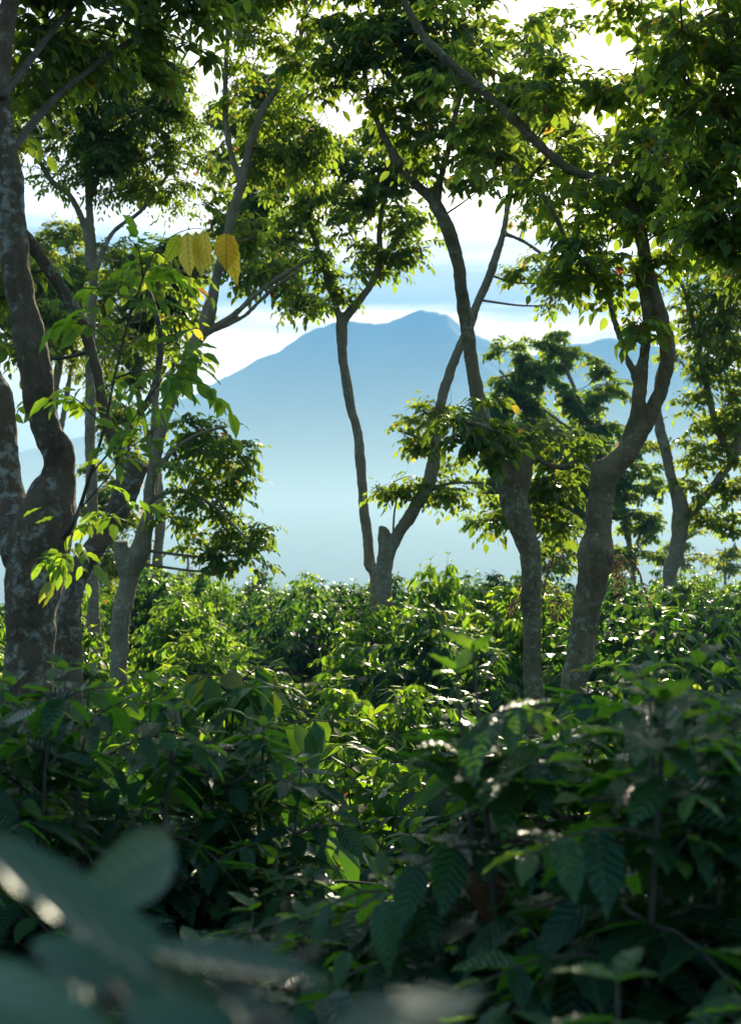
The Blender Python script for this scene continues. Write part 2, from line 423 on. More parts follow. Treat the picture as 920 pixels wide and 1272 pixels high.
# near left trunk with the pruned knobs and the leafy shoot
T1, _, T1root = tree("big lichen-spotted trunk at the left edge, carrying a leafy shoot with yellow leaves", 6.0,
    [[(36, 900, 44), (38, 800, 42), (42, 720, 44), (48, 660, 46), (62, 610, 40), (72, 575, 25), (52, 500, 24), (42, 440, 25), (30, 380, 25), (14, 290, 23), (6, 200, 20), (2, 110, 17, 6.1), (10, 30, 14, 6.3), (28, -60, 11, 6.6), (60, -160, 8, 7)],
     [(48, 660, 36), (76, 620, 24), (78, 575, 24), (72, 545, 17)],
     [(30, 690, 38), (8, 620, 30, 6.2), (8, 550, 22, 6.3), (0, 490, 19, 6.4), (-40, 420, 16, 6.6), (-90, 300, 13, 6.9), (-120, 100, 9, 7.2)],
     [(8, 200, 8), (60, 130, 6, 6.6), (120, 80, 5, 7), (180, 40, 4, 7.4)],
     [(2, 120, 7), (50, 60, 5.5, 6.6), (110, -20, 4, 7)]],
    [(40, 90, 55, 45, 6.7, .8), (60, 20, 80, 50, 6.9), (140, 30, 60, 50, 7.2), (150, 90, 50, 40, 7.3, .8), (205, 25, 45, 40, 7.5), (240, 5, 40, 30, 7.6), (-60, 60, 80, 80, 7), (-90, 250, 80, 90, 7, .7), (40, -80, 110, 70, 7), (160, -90, 100, 70, 7.4), (-110, -60, 90, 90, 7), (150, -400, 180, 140, 6), (-100, -500, 200, 160, 5.5), (200, -800, 240, 200, 4.6), (-150, -1000, 260, 200, 4.2)],  # highest overhead clumps are unseen, added to shade the foreground
    11, BARK_NEAR, LEAF_DARK, Ll=.10, Wl=.45, pairs=3, n=3, dens=2.2, tint=.3, lump=.07)
# the shoot, part of the same tree
def P1(px, py, D): return P(px, py, D) - T1root
sh = Acc(); rs = np.random.default_rng(5)
main = spline([[*P1(80, 668, 5.9), .013], [*P1(96, 640, 5.78), .0095], [*P1(112, 590, 5.65), .0075], [*P1(130, 530, 5.55), .0062], [*P1(143, 465, 5.5), .0052], [*P1(158, 405, 5.45), .0045], [*P1(178, 345, 5.4), .0038], [*P1(190, 318, 5.4), .003], [*P1(208, 297, 5.4), .0022], [*P1(240, 284, 5.38), .0018], [*P1(284, 290, 5.36), .0012]], .03)
sh.add(*tube(main[:, :3], main[:, 3], 7))
sideb = []
for pts in ([(112, 590, 5.65), (150, 545, 5.55), (180, 500, 5.5), (215, 455, 5.4), (245, 432, 5.35)], [(100, 632, 5.75), (128, 600, 5.6), (160, 560, 5.5), (200, 528, 5.4)],
            [(150, 440, 5.5), (120, 410, 5.45), (92, 395, 5.4)], [(160, 400, 5.45), (130, 362, 5.4), (92, 358, 5.4)], [(143, 470, 5.5), (180, 460, 5.4), (230, 470, 5.35), (262, 480, 5.3)], [(130, 530, 5.55), (100, 500, 5.6), (70, 480, 5.5)],
            [(96, 640, 5.78), (130, 640, 5.6), (160, 622, 5.5)], [(178, 345, 5.4), (172, 310, 5.3), (160, 296, 5.3)], [(100, 630, 5.7), (80, 690, 5.5), (70, 640, 5.4)]):
    b = spline([[*P1(*p), .0045 - .0032 * i / (len(pts) - 1)] for i, p in enumerate(pts)], .03)
    sh.add(*tube(b[:, :3], b[:, 3], 6)); sideb.append(b)
sprout = new_obj("sprout", make_mesh("sprout", np.concatenate(sh.V), np.concatenate(sh.F)), T1, TWIG)
gl = Acc()
OO, DD = [], []
for b in sideb:
    for k in range(max(4, len(b) // 2)):
        i = int(rs.uniform(.35, 1) * (len(b) - 1)); az = rs.uniform(0, 2 * PI)
        OO.append(b[i, :3]); DD.append(unit(b[i, :3] - b[max(i - 2, 0), :3] + 1e-6) * .7 + np.array([math.cos(az), math.sin(az) * .7, rs.uniform(-.2, .2)]) * .8)
for k in range(16):
    i = int(rs.uniform(.25, .8) * (len(main) - 1)); az = rs.uniform(0, 2 * PI)
    OO.append(main[i, :3]); DD.append(np.array([math.cos(az), math.sin(az) * .7, rs.uniform(-.1, .3)]))
compound(gl, np.array(OO), np.array(DD), rs, .095, .46, 2, 5, .55, .35)
new_obj("leaves", gl.mesh("leaves"), sprout, SHOOT)
for (bx, by, tx, ty, w, nrm) in ((224, 291, 208, 325, 19, (.6, -1, .1)), (233, 288, 234, 343, 25, (-.35, -1, .1)), (243, 287, 251, 346, 20, (.9, -1, .1)), (254, 286, 258, 338, 21, (-.6, -1, .15)), (281, 289, 281, 338, 29, (.15, -1, 0)), (285, 291, 289, 352, 25, (-.55, -1, .2))):
    a = P1(bx, by, 5.37); b = P1(tx, ty, 5.33); d = b - a; Ln = np.linalg.norm(d)
    yl = Acc(); yl.add(*leaves(a[None], d[None], np.array([nrm]), np.array([Ln]), np.array([w / FPX * 5.37 * 1.05]), np.array([0.0 if bx < 230 else rs.uniform(.3, 1)]), 7, rs.uniform(.15, .5), rs.uniform(-.15, .25)))
    tag(new_obj("yellow_leaf", yl.mesh("yellow_leaf"), sprout, YELLOW), "yellow backlit leaflet hanging at the shoot tip")

tree("second left trunk bending right to a dark sawn-off stub", 8.0,
    [[(85, 880, 24), (83, 800, 23), (86, 740, 21), (100, 705, 19), (130, 665, 18), (152, 625, 19), (163, 588, 21), (168, 572, 21)],
     [(158, 610, 16), (148, 560, 11), (132, 520, 10), (123, 465, 9.5), (100, 400, 10), (70, 350, 11), (35, 300, 11), (-10, 240, 10), (-50, 150, 8)],
     [(160, 600, 13), (150, 560, 8, 8.1), (168, 520, 7, 8.2), (192, 480, 6, 8.3), (200, 420, 5, 8.4), (185, 360, 4, 8.5)]],
    [(-20, 200, 50, 60), (-60, 120, 80, 70), (20, 340, 30, 25, 8, .5), (190, 350, 40, 30, 8.6, .6), (215, 420, 35, 30, 8.5, .5), (-40, 330, 50, 50, 8), (20, 440, 30, 40, 8.2, .5)],
    12, BARK_NEAR, LEAF_A, Ll=.10, n=3, dens=1.9, tint=.45, voxel=.013)

tree("slender forked trunk behind the left pair, low yellow-green foliage hanging toward the mountain", 14.0,
    [[(148, 810, 14), (152, 760, 15), (160, 715, 17), (176, 688, 16), (184, 640, 10), (187, 600, 9.5), (196, 545, 9), (213, 500, 8), (234, 445, 8), (258, 402, 8.5), (268, 350, 8), (284, 290, 8), (299, 225, 7.5), (308, 190, 6.5), (324, 142, 6), (346, 108, 5), (370, 60, 4), (380, 0, 3)],
     [(163, 715, 15), (152, 690, 13), (150, 672, 12)],
     [(299, 228, 6), (286, 185, 5.5), (279, 120, 5), (283, 40, 4.5), (286, -30, 4)],
     [(250, 418, 6), (285, 395, 5), (320, 365, 4.5), (352, 342, 4), (384, 322, 3)],
     [(262, 412, 4), (300, 395, 3.5), (335, 362, 3), (372, 335, 2.5)],
     [(190, 590, 4.5), (215, 560, 3.5), (245, 540, 2.5), (280, 530, 2)],
     [(188, 620, 4), (220, 610, 3), (260, 625, 2.4), (310, 672, 1.6)]],
    [(230, 545, 36, 24, 14.2, 0.36), (276, 530, 32, 18, 14.4, 0.29), (250, 575, 36, 22, 14, 0.36), (290, 590, 26, 18, 14.3, 0.29), (232, 610, 28, 24, 14.2, 0.29), (262, 640, 32, 22, 14.3, 0.29), (297, 630, 18, 26, 14.4, 0.22), (318, 686, 26, 9, 14.3, 0.36), (285, 708, 22, 12, 14.3, 0.32), (215, 650, 18, 22, 14.1, 0.25), (300, 560, 22, 16, 14.3, 0.36), (250, 690, 26, 16, 14.2, 0.36), (225, 590, 30, 26, 13.8, 0.36), (270, 665, 30, 16, 14.4, 0.36), (325, 665, 16, 12, 14.3, 0.36), (240, 520, 36, 16, 14.2, 0.36),
     (310, 60, 45, 50, 14), (345, 140, 40, 40, 14.2), (400, 150, 40, 36, 14.4), (330, 0, 50, 40), (300, 120, 26, 34, 14, .8), (330, 200, 40, 35, 14.4), (370, 190, 40, 40, 14.6), (320, 290, 35, 40, 14.6), (350, 340, 36, 26, 14.4), (300, 340, 34, 24, 14.2, .8), (385, 370, 30, 16, 14.2, .7), (372, 30, 50, 40, 13.6), (290, 0, 40, 35, 14), (375, -60, 70, 50, 14), (280, -80, 60, 50, 14), (250, 250, 24, 20, 14.2, .6)],
    13, BARK_GREY, LEAF_A, Ll=.10, dens=2.5, tint=.42, droop=.45)

tree("pale two-stemmed tree half hidden behind the left trunks, its fine-leaved crown at upper left", 16.0,
    [[(118, 800, 11), (116, 700, 10), (114, 600, 9), (112, 480, 8), (114, 400, 7.5), (115, 330, 7), (112, 260, 6), (110, 195, 5), (106, 130, 4)],
     [(110, 335, 6), (107, 285, 5.5), (88, 245, 5), (62, 222, 4.5), (35, 170, 3.5)],
     [(116, 340, 5), (140, 290, 4), (175, 262, 3.5), (210, 215, 3)], [(112, 250, 4.5), (130, 200, 4), (165, 150, 3.2), (200, 110, 2.5)]],
    [(60, 170, 40, 40), (100, 130, 50, 40), (150, 110, 50, 36), (200, 130, 45, 36), (170, 180, 46, 34), (120, 200, 45, 34), (220, 190, 36, 34), (180, 225, 44, 26), (60, 215, 34, 26, 16, .7), (225, 240, 28, 22, 16, .7), (45, 120, 45, 40), (240, 150, 30, 30, 16, .7), (130, 240, 36, 20, 16, .6), (150, 320, 40, 26, 17, .6), (200, 350, 40, 30, 17, .8), (170, 420, 40, 34, 17, .7), (130, 60, 60, 40), (210, 70, 40, 30, 16, .7)],
    14, BARK_GREY, LEAF_A, Ll=.09, Wl=.34, pairs=4, dens=2.5, tint=.4, droop=.4)

for i, (lab, Dn, x, cl, lf, sd) in enumerate((
    ("round sunlit treetop farther back, seen between the big left trunk and the pale two-stemmed tree", 30.0, 70, [(45, 318, 40, 28), (85, 308, 36, 24), (60, 360, 50, 36), (100, 350, 40, 30), (40, 410, 50, 40), (90, 420, 44, 40), (20, 350, 40, 40)], LEAF_WARM, 21),
    ("dark round tree farther back, between the slender forked trunk and the slim centre trunk", 25.0, 330, [(300, 190, 34, 30), (340, 150, 36, 30), (355, 215, 36, 30), (312, 250, 34, 30), (345, 285, 34, 26), (300, 310, 30, 24), (385, 180, 34, 30), (275, 265, 22, 22), (330, 100, 36, 30), (285, 140, 22, 24), (330, 345, 26, 14), (395, 250, 30, 26)], LEAF_DARK, 24),
    ("dark blue-green tree farther back, filling the space behind the yellow leaves", 26.0, 195, [(150, 318, 40, 26), (195, 322, 40, 28), (235, 318, 30, 30), (170, 370, 50, 34), (225, 372, 40, 36), (140, 420, 40, 40), (195, 425, 36, 34), (245, 350, 24, 30), (150, 470, 34, 34, 26, .6), (230, 410, 26, 20, 26, .7), (150, 640, 40, 40, 26, .8), (120, 700, 40, 40, 26, .8), (160, 570, 34, 40, 26, .6)], LEAF_DARK, 22))):
    tree(lab, Dn, [[(x, 740, 9), (x + 3, 640, 8), (x - 2, 520, 7), (x + 4, 420, 6), (x, 340, 4)], [(x, 600, 5), (x - 25, 480, 4), (x - 40, 390, 3)], [(x, 560, 5), (x + 22, 440, 4), (x + 30, 350, 3)]] if x != 330 else [[(178, 740, 9), (186, 640, 8), (205, 520, 7), (238, 430, 6), (272, 340, 5), (300, 260, 4), (330, 200, 3)]],
         cl, sd, BARK_GREY, lf, Ll=.14, n=2, dens=4.2, tint=.5)

tree("slim bare-stemmed tree leaning left before the mountain peak, beside the stubbed centre tree", 19.0,
    [[(466, 726, 9), (458, 700, 9.5), (455, 660, 8.5), (450, 600, 8), (444, 545, 8), (434, 495, 8), (426, 450, 8), (423, 410, 9.5), (424, 398, 10)],
     [(424, 402, 8), (415, 375, 5), (403, 335, 4.5), (392, 300, 4.5), (385, 270, 4), (398, 220, 3.5), (405, 170, 3)],
     [(424, 402, 8), (442, 378, 7), (462, 350, 6), (471, 318, 5.5), (472, 285, 5), (480, 230, 4), (490, 170, 3)]],
    [(380, 270, 36, 34), (420, 240, 40, 36), (470, 250, 40, 36), (440, 300, 36, 26), (500, 290, 36, 30), (400, 320, 30, 24), (360, 350, 26, 22), (455, 190, 44, 34), (390, 200, 40, 34), (510, 240, 34, 30), (520, 315, 26, 16, 19, .7), (440, 345, 30, 16, 19, .7), (480, 335, 24, 14, 19, .7), (350, 300, 28, 26), (420, 380, 20, 10, 19, .4), (370, 385, 20, 14, 19, .6), (500, 190, 36, 34), (345, 240, 36, 34)],
    15, BARK_GREY, LEAF_A, Ll=.12, dens=2.5, tint=.36, droop=.4)

tree("centre tree with a short sawn stub and one long stem crossing to the right", 18.0,
    [[(478, 736, 14), (477, 705, 13), (478, 680, 12.5), (476, 660, 10), (476, 656, 9)],
     [(480, 700, 11), (492, 665, 10), (510, 640, 10.5), (530, 605, 11.5), (539, 570, 9.5), (543, 525, 8), (554, 478, 8), (570, 435, 8), (588, 388, 7), (608, 342, 7), (622, 300, 6), (629, 262, 5), (640, 210, 4), (660, 150, 3)],
     [(625, 290, 4), (650, 300, 3), (680, 320, 2.4)], [(540, 565, 4), (520, 545, 3), (495, 535, 2.2)], [(525, 612, 4), (560, 600, 3), (600, 600, 2.2)],
     [(488, 668, 2), (489, 640, 1.6), (492, 620, 1.3), (490, 600, 1)]],
    [(660, 325, 30, 14), (690, 350, 24, 14), (640, 345, 16, 10, 18, .7), (690, 378, 18, 10, 18, .8), (655, 260, 30, 20), (640, 210, 40, 30), (700, 180, 50, 40), (620, 150, 40, 34), (680, 110, 50, 40), (500, 540, 18, 14), (525, 525, 24, 18), (530, 560, 18, 14, 18, .8), (560, 500, 20, 14, 18, .8), (490, 598, 22, 16), (478, 615, 14, 10, 18, .8), (505, 610, 14, 12, 18, .8), (545, 625, 26, 18, 18, .9), (580, 605, 24, 18, 18, .9), (560, 580, 18, 14, 18, .7), (640, 50, 60, 50)],
    16, BARK_GREY, LEAF_A, Ll=.12, dens=2.4, tint=.5, droop=.35)

tree("leaning tree right of centre with a dark-looking stub and a peeling trunk", 12.5,
    [[(662, 790, 15), (661, 740, 16), (657, 700, 18), (648, 655, 20), (635, 612, 21), (618, 578, 18), (602, 545, 15), (593, 500, 12.5), (587, 450, 12), (580, 400, 11), (571, 345, 11), (558, 295, 11), (540, 252, 11), (515, 228, 8), (492, 195, 7), (470, 155, 6), (455, 110, 5), (450, 50, 4)],
     [(640, 640, 18), (643, 600, 19), (648, 568, 18), (650, 552, 15)],
     [(542, 258, 7), (546, 230, 6), (556, 190, 5.5), (566, 140, 5), (580, 80, 4)],
     [(645, 575, 5, 12.3), (620, 540, 4, 12), (585, 525, 3, 11.8), (545, 520, 2, 11.7)], [(650, 560, 5), (690, 580, 4), (720, 570, 3)], [(455, 110, 4), (420, 70, 3.5), (400, 20, 3)]],
    [(420, 40, 50, 45), (470, 70, 50, 45), (520, 50, 50, 45), (440, 110, 40, 34), (500, 120, 40, 30, 12.3, .7), (560, 110, 40, 40), (580, 50, 50, 40), (590, 180, 36, 40), (550, 150, 30, 30, 12.5, .7), (600, 230, 34, 26, 12.5, .8), (390, 100, 36, 34, 12.5, .8), (460, 0, 70, 45), (560, -20, 70, 50), (480, -90, 90, 60), (590, -100, 90, 60), (520, 190, 24, 20, 12.5, .5),
     (560, 530, 34, 20, 11.9), (600, 515, 30, 20, 12.1), (640, 535, 40, 20, 12.6), (685, 560, 36, 24, 12.8), (600, 560, 24, 20, 12, .7), (690, 610, 36, 26, 12.9), (715, 570, 26, 20, 13), (680, 650, 34, 24, 13, .9), (615, 640, 22, 16, 13, .5)],
    17, BARK_MOSS, LEAF_DARK, Ll=.125, Wl=.44, n=3, dens=2.5, tint=.36, droop=.3)

tree("knotted mossy tree whose long limb sweeps overhead from the right up to the left", 10.0,
    [[(712, 870, 21), (718, 820, 22), (726, 770, 22), (734, 720, 26), (740, 690, 28), (747, 655, 22), (749, 620, 22), (752, 590, 23), (768, 570, 19), (792, 540, 14), (810, 505, 12.5), (824, 470, 12.5), (831, 430, 12.5), (822, 395, 12), (808, 350, 11), (798, 305, 10.5), (786, 262, 11), (768, 234, 10), (735, 220, 8.5), (710, 212, 8.5), (676, 186, 8), (636, 146, 8), (595, 110, 7.5), (551, 70, 7), (518, 32, 6.5), (495, -20, 6), (470, -90, 5)],
     [(770, 570, 12), (786, 520, 10.5), (796, 465, 9.5), (802, 410, 8.5), (800, 370, 7), (790, 330, 5)],
     [(792, 480, 6), (777, 440, 5), (762, 395, 4.5), (752, 360, 4.5), (730, 330, 4.5), (708, 308, 4), (692, 275, 3.5), (672, 240, 3)],
     [(788, 270, 7), (820, 200, 6), (850, 130, 5), (870, 60, 4)], [(716, 300, 2), (719, 275, 1.6), (716, 250, 1.2)],
     [(748, 600, 17), (743, 585, 14), (741, 572, 10)]],
    [(560, 100, 40, 30, 10.7, .9), (610, 150, 40, 30, 10.8, .9), (660, 215, 46, 30, 10.8), (600, 210, 36, 30, 10.8, .8), (640, 110, 36, 24, 10.8, .8), (700, 255, 46, 22, 10.6), (740, 170, 40, 30, 10.9, .8), (760, 280, 40, 40), (730, 340, 36, 30), (770, 350, 34, 30, 10.2), (690, 340, 30, 18, 10, .8), (800, 230, 46, 40), (840, 270, 50, 40), (830, 330, 34, 22, 10, .7), (850, 180, 40, 40), (800, 120, 40, 30, 10, .7), (850, 60, 50, 40), (700, 110, 40, 26, 10, .7), (790, 25, 40, 22, 10, .7), (780, 160, 40, 34, 10.8, .8), (820, 110, 40, 30, 10.4, .8), (660, 50, 50, 30, 10.8, .7), (540, 20, 40, 30, 10.4), (790, -60, 100, 50), (660, -70, 80, 40), (470, -110, 80, 50, 9.4), (790, 400, 14, 12, 9.9, .5)],
    18, BARK_MOSS, LEAF_A, Ll=.115, Wl=.46, n=3, dens=2.1, tint=.45, droop=.3)

tree("mid-distance two-forked tree near the right edge, with a pale trunk", 20.0,
    [[(833, 722, 12), (838, 690, 12), (843, 655, 14), (844, 632, 13), (836, 600, 9), (828, 570, 8.5), (819, 530, 8), (816, 505, 7), (818, 470, 5), (828, 420, 4)],
     [(845, 650, 11), (862, 632, 8), (884, 608, 7), (902, 580, 7.5), (912, 560, 8), (925, 520, 7), (950, 440, 5)],
     [(908, 566, 6), (896, 545, 6.5), (885, 515, 5.5), (874, 465, 5), (866, 425, 4.5), (858, 395, 4), (845, 350, 3), (830, 310, 2.5)]],
    [(865, 400, 34, 24), (900, 380, 34, 26), (880, 440, 34, 24), (910, 430, 30, 30), (900, 500, 34, 26), (868, 480, 26, 16, 20, .8), (915, 540, 26, 20), (850, 500, 20, 12, 20, .7), (850, 600, 20, 10, 20, .6), (900, 610, 26, 14, 20, .6), (880, 330, 40, 26), (940, 480, 50, 50), (940, 380, 50, 50), (880, 655, 28, 10, 20, .5), (915, 640, 20, 14, 20, .5), (838, 440, 18, 12, 20, .6), (848, 350, 24, 20, 20, .7), (900, 605, 28, 20), (868, 575, 20, 14, 20, .7), (915, 570, 24, 20), (855, 540, 18, 12, 20, .6), (800, 555, 18, 14, 20.5, .6), (890, 650, 30, 14)],
    19, BARK_GREY, LEAF_A, Ll=.125, dens=2.4, tint=.5, droop=.35)

tree("near tree rooted beyond the right edge whose dense dark crown fills the upper right corner", 7.5,
    [[(1010, 900, 40), (1005, 750, 38), (1000, 600, 36), (985, 450, 30), (965, 330, 22), (945, 230, 16), (925, 140, 12), (905, 50, 9), (890, -50, 7)],
     [(990, 480, 14), (1040, 350, 12), (1080, 200, 9)], [(955, 280, 9), (915, 240, 6), (880, 215, 4.5), (845, 205, 3)], [(935, 180, 7), (890, 130, 5), (850, 100, 4)]],
    [(900, 40, 60, 60), (830, 200, 40, 36, 7, .9), (840, 40, 40, 30, 7.2, .8), (850, 80, 50, 46, 7.6, .8), (900, 120, 60, 50), (860, 160, 46, 40, 7.4, .8), (905, 200, 50, 46), (880, 250, 46, 36), (915, 280, 50, 36), (860, 300, 34, 20, 7.5, .6), (910, 325, 36, 20, 7.5, .6), (960, 100, 70, 70), (970, 250, 70, 70), (1040, 150, 90, 90), (800, -420, 200, 150, 6, .8), (560, -520, 200, 150, 5.5, .8), (1000, -350, 200, 160, 6), (900, -900, 260, 200, 4.5), (500, -1000, 260, 200, 4.2), (900, -60, 90, 60), (1000, -60, 90, 70)],  # clumps far above the view are added to keep skylight off the near bushes
    20, BARK_MOSS, LEAF_A, Ll=.085, Wl=.46, n=3, dens=1.6, tint=.4)

tree("tall hazy tree far behind the mossy trunks, its crown topping the mountain's right slope", 36.0,
    [[(786, 716, 6), (784, 690, 6), (776, 650, 5), (768, 612, 4.5), (745, 560, 4), (720, 500, 3.5), (700, 450, 3)], [(785, 692, 4), (794, 665, 3), (806, 640, 2)], [(768, 612, 3), (720, 580, 2.5), (670, 560, 2)], [(775, 645, 3), (700, 640, 2.5), (640, 640, 2)], [(745, 560, 3), (690, 520, 2.4), (640, 480, 2), (620, 460, 2)]],
    [(690, 418, 22, 12), (675, 435, 26, 12), (715, 440, 26, 12), (735, 465, 30, 14), (640, 455, 30, 14), (680, 468, 30, 14), (620, 480, 24, 12), (760, 490, 24, 14), (700, 500, 36, 16), (650, 500, 30, 14), (740, 530, 36, 18), (620, 440, 22, 12), (700, 550, 36, 18), (765, 570, 30, 16), (650, 560, 30, 16), (730, 600, 34, 16), (680, 610, 34, 16), (630, 600, 30, 14), (640, 650, 34, 14), (700, 655, 36, 16), (755, 640, 24, 14, 36, .7), (785, 620, 20, 14, 36, .7), (800, 590, 22, 16), (790, 560, 24, 14), (590, 650, 20, 10, 36, .7), (670, 690, 40, 14), (740, 690, 30, 14, 36, .7), (620, 540, 34, 22), (680, 580, 40, 26), (720, 570, 40, 26), (640, 620, 34, 24), (700, 630, 40, 24), (600, 600, 26, 16), (760, 610, 26, 18), (805, 650, 28, 18), (790, 690, 30, 16), (800, 610, 24, 16), (600, 505, 22, 14), (650, 520, 34, 20)],
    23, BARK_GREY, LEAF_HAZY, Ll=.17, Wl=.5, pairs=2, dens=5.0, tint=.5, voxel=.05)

for i, (lab, x, Dn, cl, lf) in enumerate((
    ("soft grey-green tree on the rim of the valley, under the right fork", 845, 58.0, [(835, 680, 22, 14), (855, 668, 22, 14), (850, 695, 30, 14), (825, 700, 18, 12)], LEAF_A),
    ("yellowish shrubby tree on the valley rim at the right edge", 900, 54.0, [(890, 688, 20, 12), (912, 678, 18, 14), (905, 700, 26, 12)], LEAF_WARM),
    ("small pale tree far back between the mossy trunk and the right fork", 765, 56.0, [(760, 690, 20, 10), (775, 705, 20, 10), (745, 704, 16, 10)], LEAF_WARM),
    ("thin hazy tree on the valley rim behind the slender left trunk", 232, 60.0, [(215, 722, 14, 8), (240, 716, 16, 9), (330, 700, 1, 1)], LEAF_A),
    )):
    tree(lab, Dn, [[(x, 716, 2.5), (x + 2, 700, 2), (x, 680, 1.4)]], cl[:4] if i != 3 else cl[:2], 40 + i, BARK_GREY, lf, Ll=.22, Wl=.45, pairs=2, dens=2.3, tint=.5, voxel=.04)

# ------------------------------------------------------------------ coffee bushes
def bush_mesh(seed, H=1.6, R=.75, Ll=.13, n=2, stems=4, step=.075, dens=1.0, low=.25, hang=.0):
    rng = np.random.default_rng(seed)
    st, lf = Acc(), Acc()
    O, D, N, L, T = [], [], [], [], []
    for s in range(stems):
        a = s / stems * 2 * PI + rng.uniform(-.5, .5); lean = R * rng.uniform(.1, .5)
        h = H * (1.0 - (.45 if hang < 0 else .9) * lean * lean / (R * R)) * rng.uniform(.95 if hang < 0 else .86, 1.0) - .1
        b = np.array([math.cos(a), math.sin(a), 0])
        path = spline([[*(b * .05), 0.0, .016][:3] + [.016] if False else [b[0] * .05, b[1] * .05, -.08, .016], [b[0] * lean * .6, b[1] * lean * .6, h * .45, .010], [b[0] * lean, b[1] * lean, h - .04, .0025]], .06)
        st.add(*tube(path[:, :3], path[:, 3], 6))
        z = low * H; k = 0; az0 = rng.uniform(0, PI)
        while z < h:
            f = z / h; i = min(int(f * (len(path) - 1)), len(path) - 1); p = path[i, :3]
            prof = min(1.0, (1.02 - f) * 2.2 + .12) * (.7 + .3 * math.sin(PI * min(1, f * 1.3)))
            for q in (0, 1):
                if rng.random() > .92 * dens: continue
                az = az0 + k * PI / 2 + q * PI + rng.normal(0, .3)
                Lb = R * prof * rng.uniform(.65, 1.15)
                el = rng.uniform(.15, .55) * (1.6 if f > .85 else 1)
                m = max(3, int(Lb / .055))
                t = np.linspace(0, 1, m + 1)
                dirv = np.array([math.cos(az), math.sin(az), 0])
                bend = rng.uniform(.25, .75)
                pts = p + dirv * (t * Lb)[:, None] * .95 + np.array([0, 0, 1.0]) * ((el * t - bend * t * t) * Lb)[:, None]
                st.add(*tube(pts[::2] if m > 5 else pts, np.linspace(.0038, .0015, len(pts[::2] if m > 5 else pts)), 4))
                tang = unit(np.gradient(pts, axis=0))
                side = np.array([-dirv[1], dirv[0], 0])
                i0 = 0 if f > .8 else int(m * .15)
                for j in range(i0, m + 1):
                    tip = j / m
                    for sg in (-1, 1):
                        if rng.random() < .1: continue
                        d = tang[j] * (.45 + .6 * (tip > .9)) + side * sg * .9 + rng.normal(0, .15, 3)
                        d[2] += rng.uniform(-.75 - hang, .05 - .3 * hang) + (.35 if tip > .85 and f > .6 else 0)
                        O.append(pts[j]); D.append(d); N.append(np.array([0, 0, 1.0]) + side * sg * .15 + rng.normal(0, .22, 3))
                        L.append(Ll * (1 - .45 * max(0, tip - .65) / .35) * rng.uniform(.75, 1.18))
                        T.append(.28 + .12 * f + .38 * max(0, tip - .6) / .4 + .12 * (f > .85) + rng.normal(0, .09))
            z += step * rng.uniform(.8, 1.2); k += 1
        for q in range(6):
            az = q * PI / 2 + rng.normal(0, .3); pq = path[-1 - (q > 3) * 2, :3]
            O.append(pq); D.append(np.array([math.cos(az), math.sin(az), rng.uniform(.1, .9)])); N.append(np.array([-.4 * math.cos(az), -.4 * math.sin(az), 1.0]))
            L.append(Ll * rng.uniform(.4, .8)); T.append(rng.uniform(.6, .85))
    O, D, N, L, T = map(np.array, (O, D, N, L, T))
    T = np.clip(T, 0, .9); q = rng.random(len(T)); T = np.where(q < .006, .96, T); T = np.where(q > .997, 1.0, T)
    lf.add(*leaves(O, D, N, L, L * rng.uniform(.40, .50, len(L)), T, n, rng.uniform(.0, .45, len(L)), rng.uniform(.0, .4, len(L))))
    m_ = lf.mesh('foliage'); zz_ = np.concatenate(lf.V)[:, 2]
    TOPZ[m_.name] = float(np.percentile(zz_, 99.97))
    return m_, st_mesh(st)
TOPZ = {}
def st_mesh(st): return make_mesh("stems", np.concatenate(st.V), np.concatenate(st.F))

def bush(loc, rz, meshes, label, group, sc_, mat):
    r = empty("coffee_bush", loc, rz, label, "bush", group); r.scale = sc_
    for nm, me, mt in (("foliage", meshes[0], mat), ("stems", meshes[1], COFFEE_STEM)):
        if not me.materials: me.materials.append(mt)
        o = new_obj(nm, me, r)
    return r

NEARV = [bush_mesh(100 + i, H=1.7, R=.72, Ll=.122, n=7, stems=5, step=.075, hang=-.2) for i in range(3)]
NEARM = [bush_mesh(110 + i, H=1.6, R=.8, Ll=.12, n=3, stems=5, step=.075, hang=-.2) for i in range(4)]
FARV = [bush_mesh(120 + i, H=1.6, R=1.0, Ll=.14, n=1 if i > 4 else 2, stems=5, step=.085, hang=.3) for i in range(7)]
def near_bush(px, D, top, v, rz, label, rs=1.0):
    x = (px - CX) / FPX * D; g = float(gz(x, D)); h = top - g
    me, mt = (NEARV[v], COFFEE_NEAR) if v < 3 else (NEARM[v - 3], COFFEE_NEAR)
    return bush((x, D, g), rz, me, label, None, (rs, rs, h / TOPZ[me[0].name]), mt)

near_bush(725, 2.55, 1.86, 0, 2.3, "dark coffee bush with large ribbed leaves in the right foreground, below the knotted trunk", 1.05)
near_bush(900, 2.5, 1.80, 1, 1.9, "dark coffee bush at the right edge of the foreground")
near_bush(570, 2.7, 1.40, 2, 2.6, "dark coffee bush bottom centre, left of the large ribbed-leaf bush", .95)
near_bush(800, 1.75, 1.52, 2, .9, "lower coffee bush in the bottom right corner, nearest on that side", .9)
near_bush(600, 1.8, 1.42, 1, 4.1, "low coffee bush in the middle of the bottom edge", .85)
near_bush(110, 3.9, 1.70, 3, .5, "shaded coffee bush at the foot of the big left trunk")
near_bush(290, 4.1, 1.58, 4, 1.7, "shaded coffee bush right of the big left trunks, beside the gap of glossy leaves")
near_bush(-10, 3.6, 1.72, 5, 2.2, "coffee bush cut by the left edge, before the big trunk")
near_bush(400, 3.7, 1.22, 6, 3.3, "low glossy coffee bush glinting in the sun at the centre gap")
near_bush(300, 2.9, 1.30, 3, 4.0, "low glinting coffee bush just behind the blurred foreground leaves", .95)
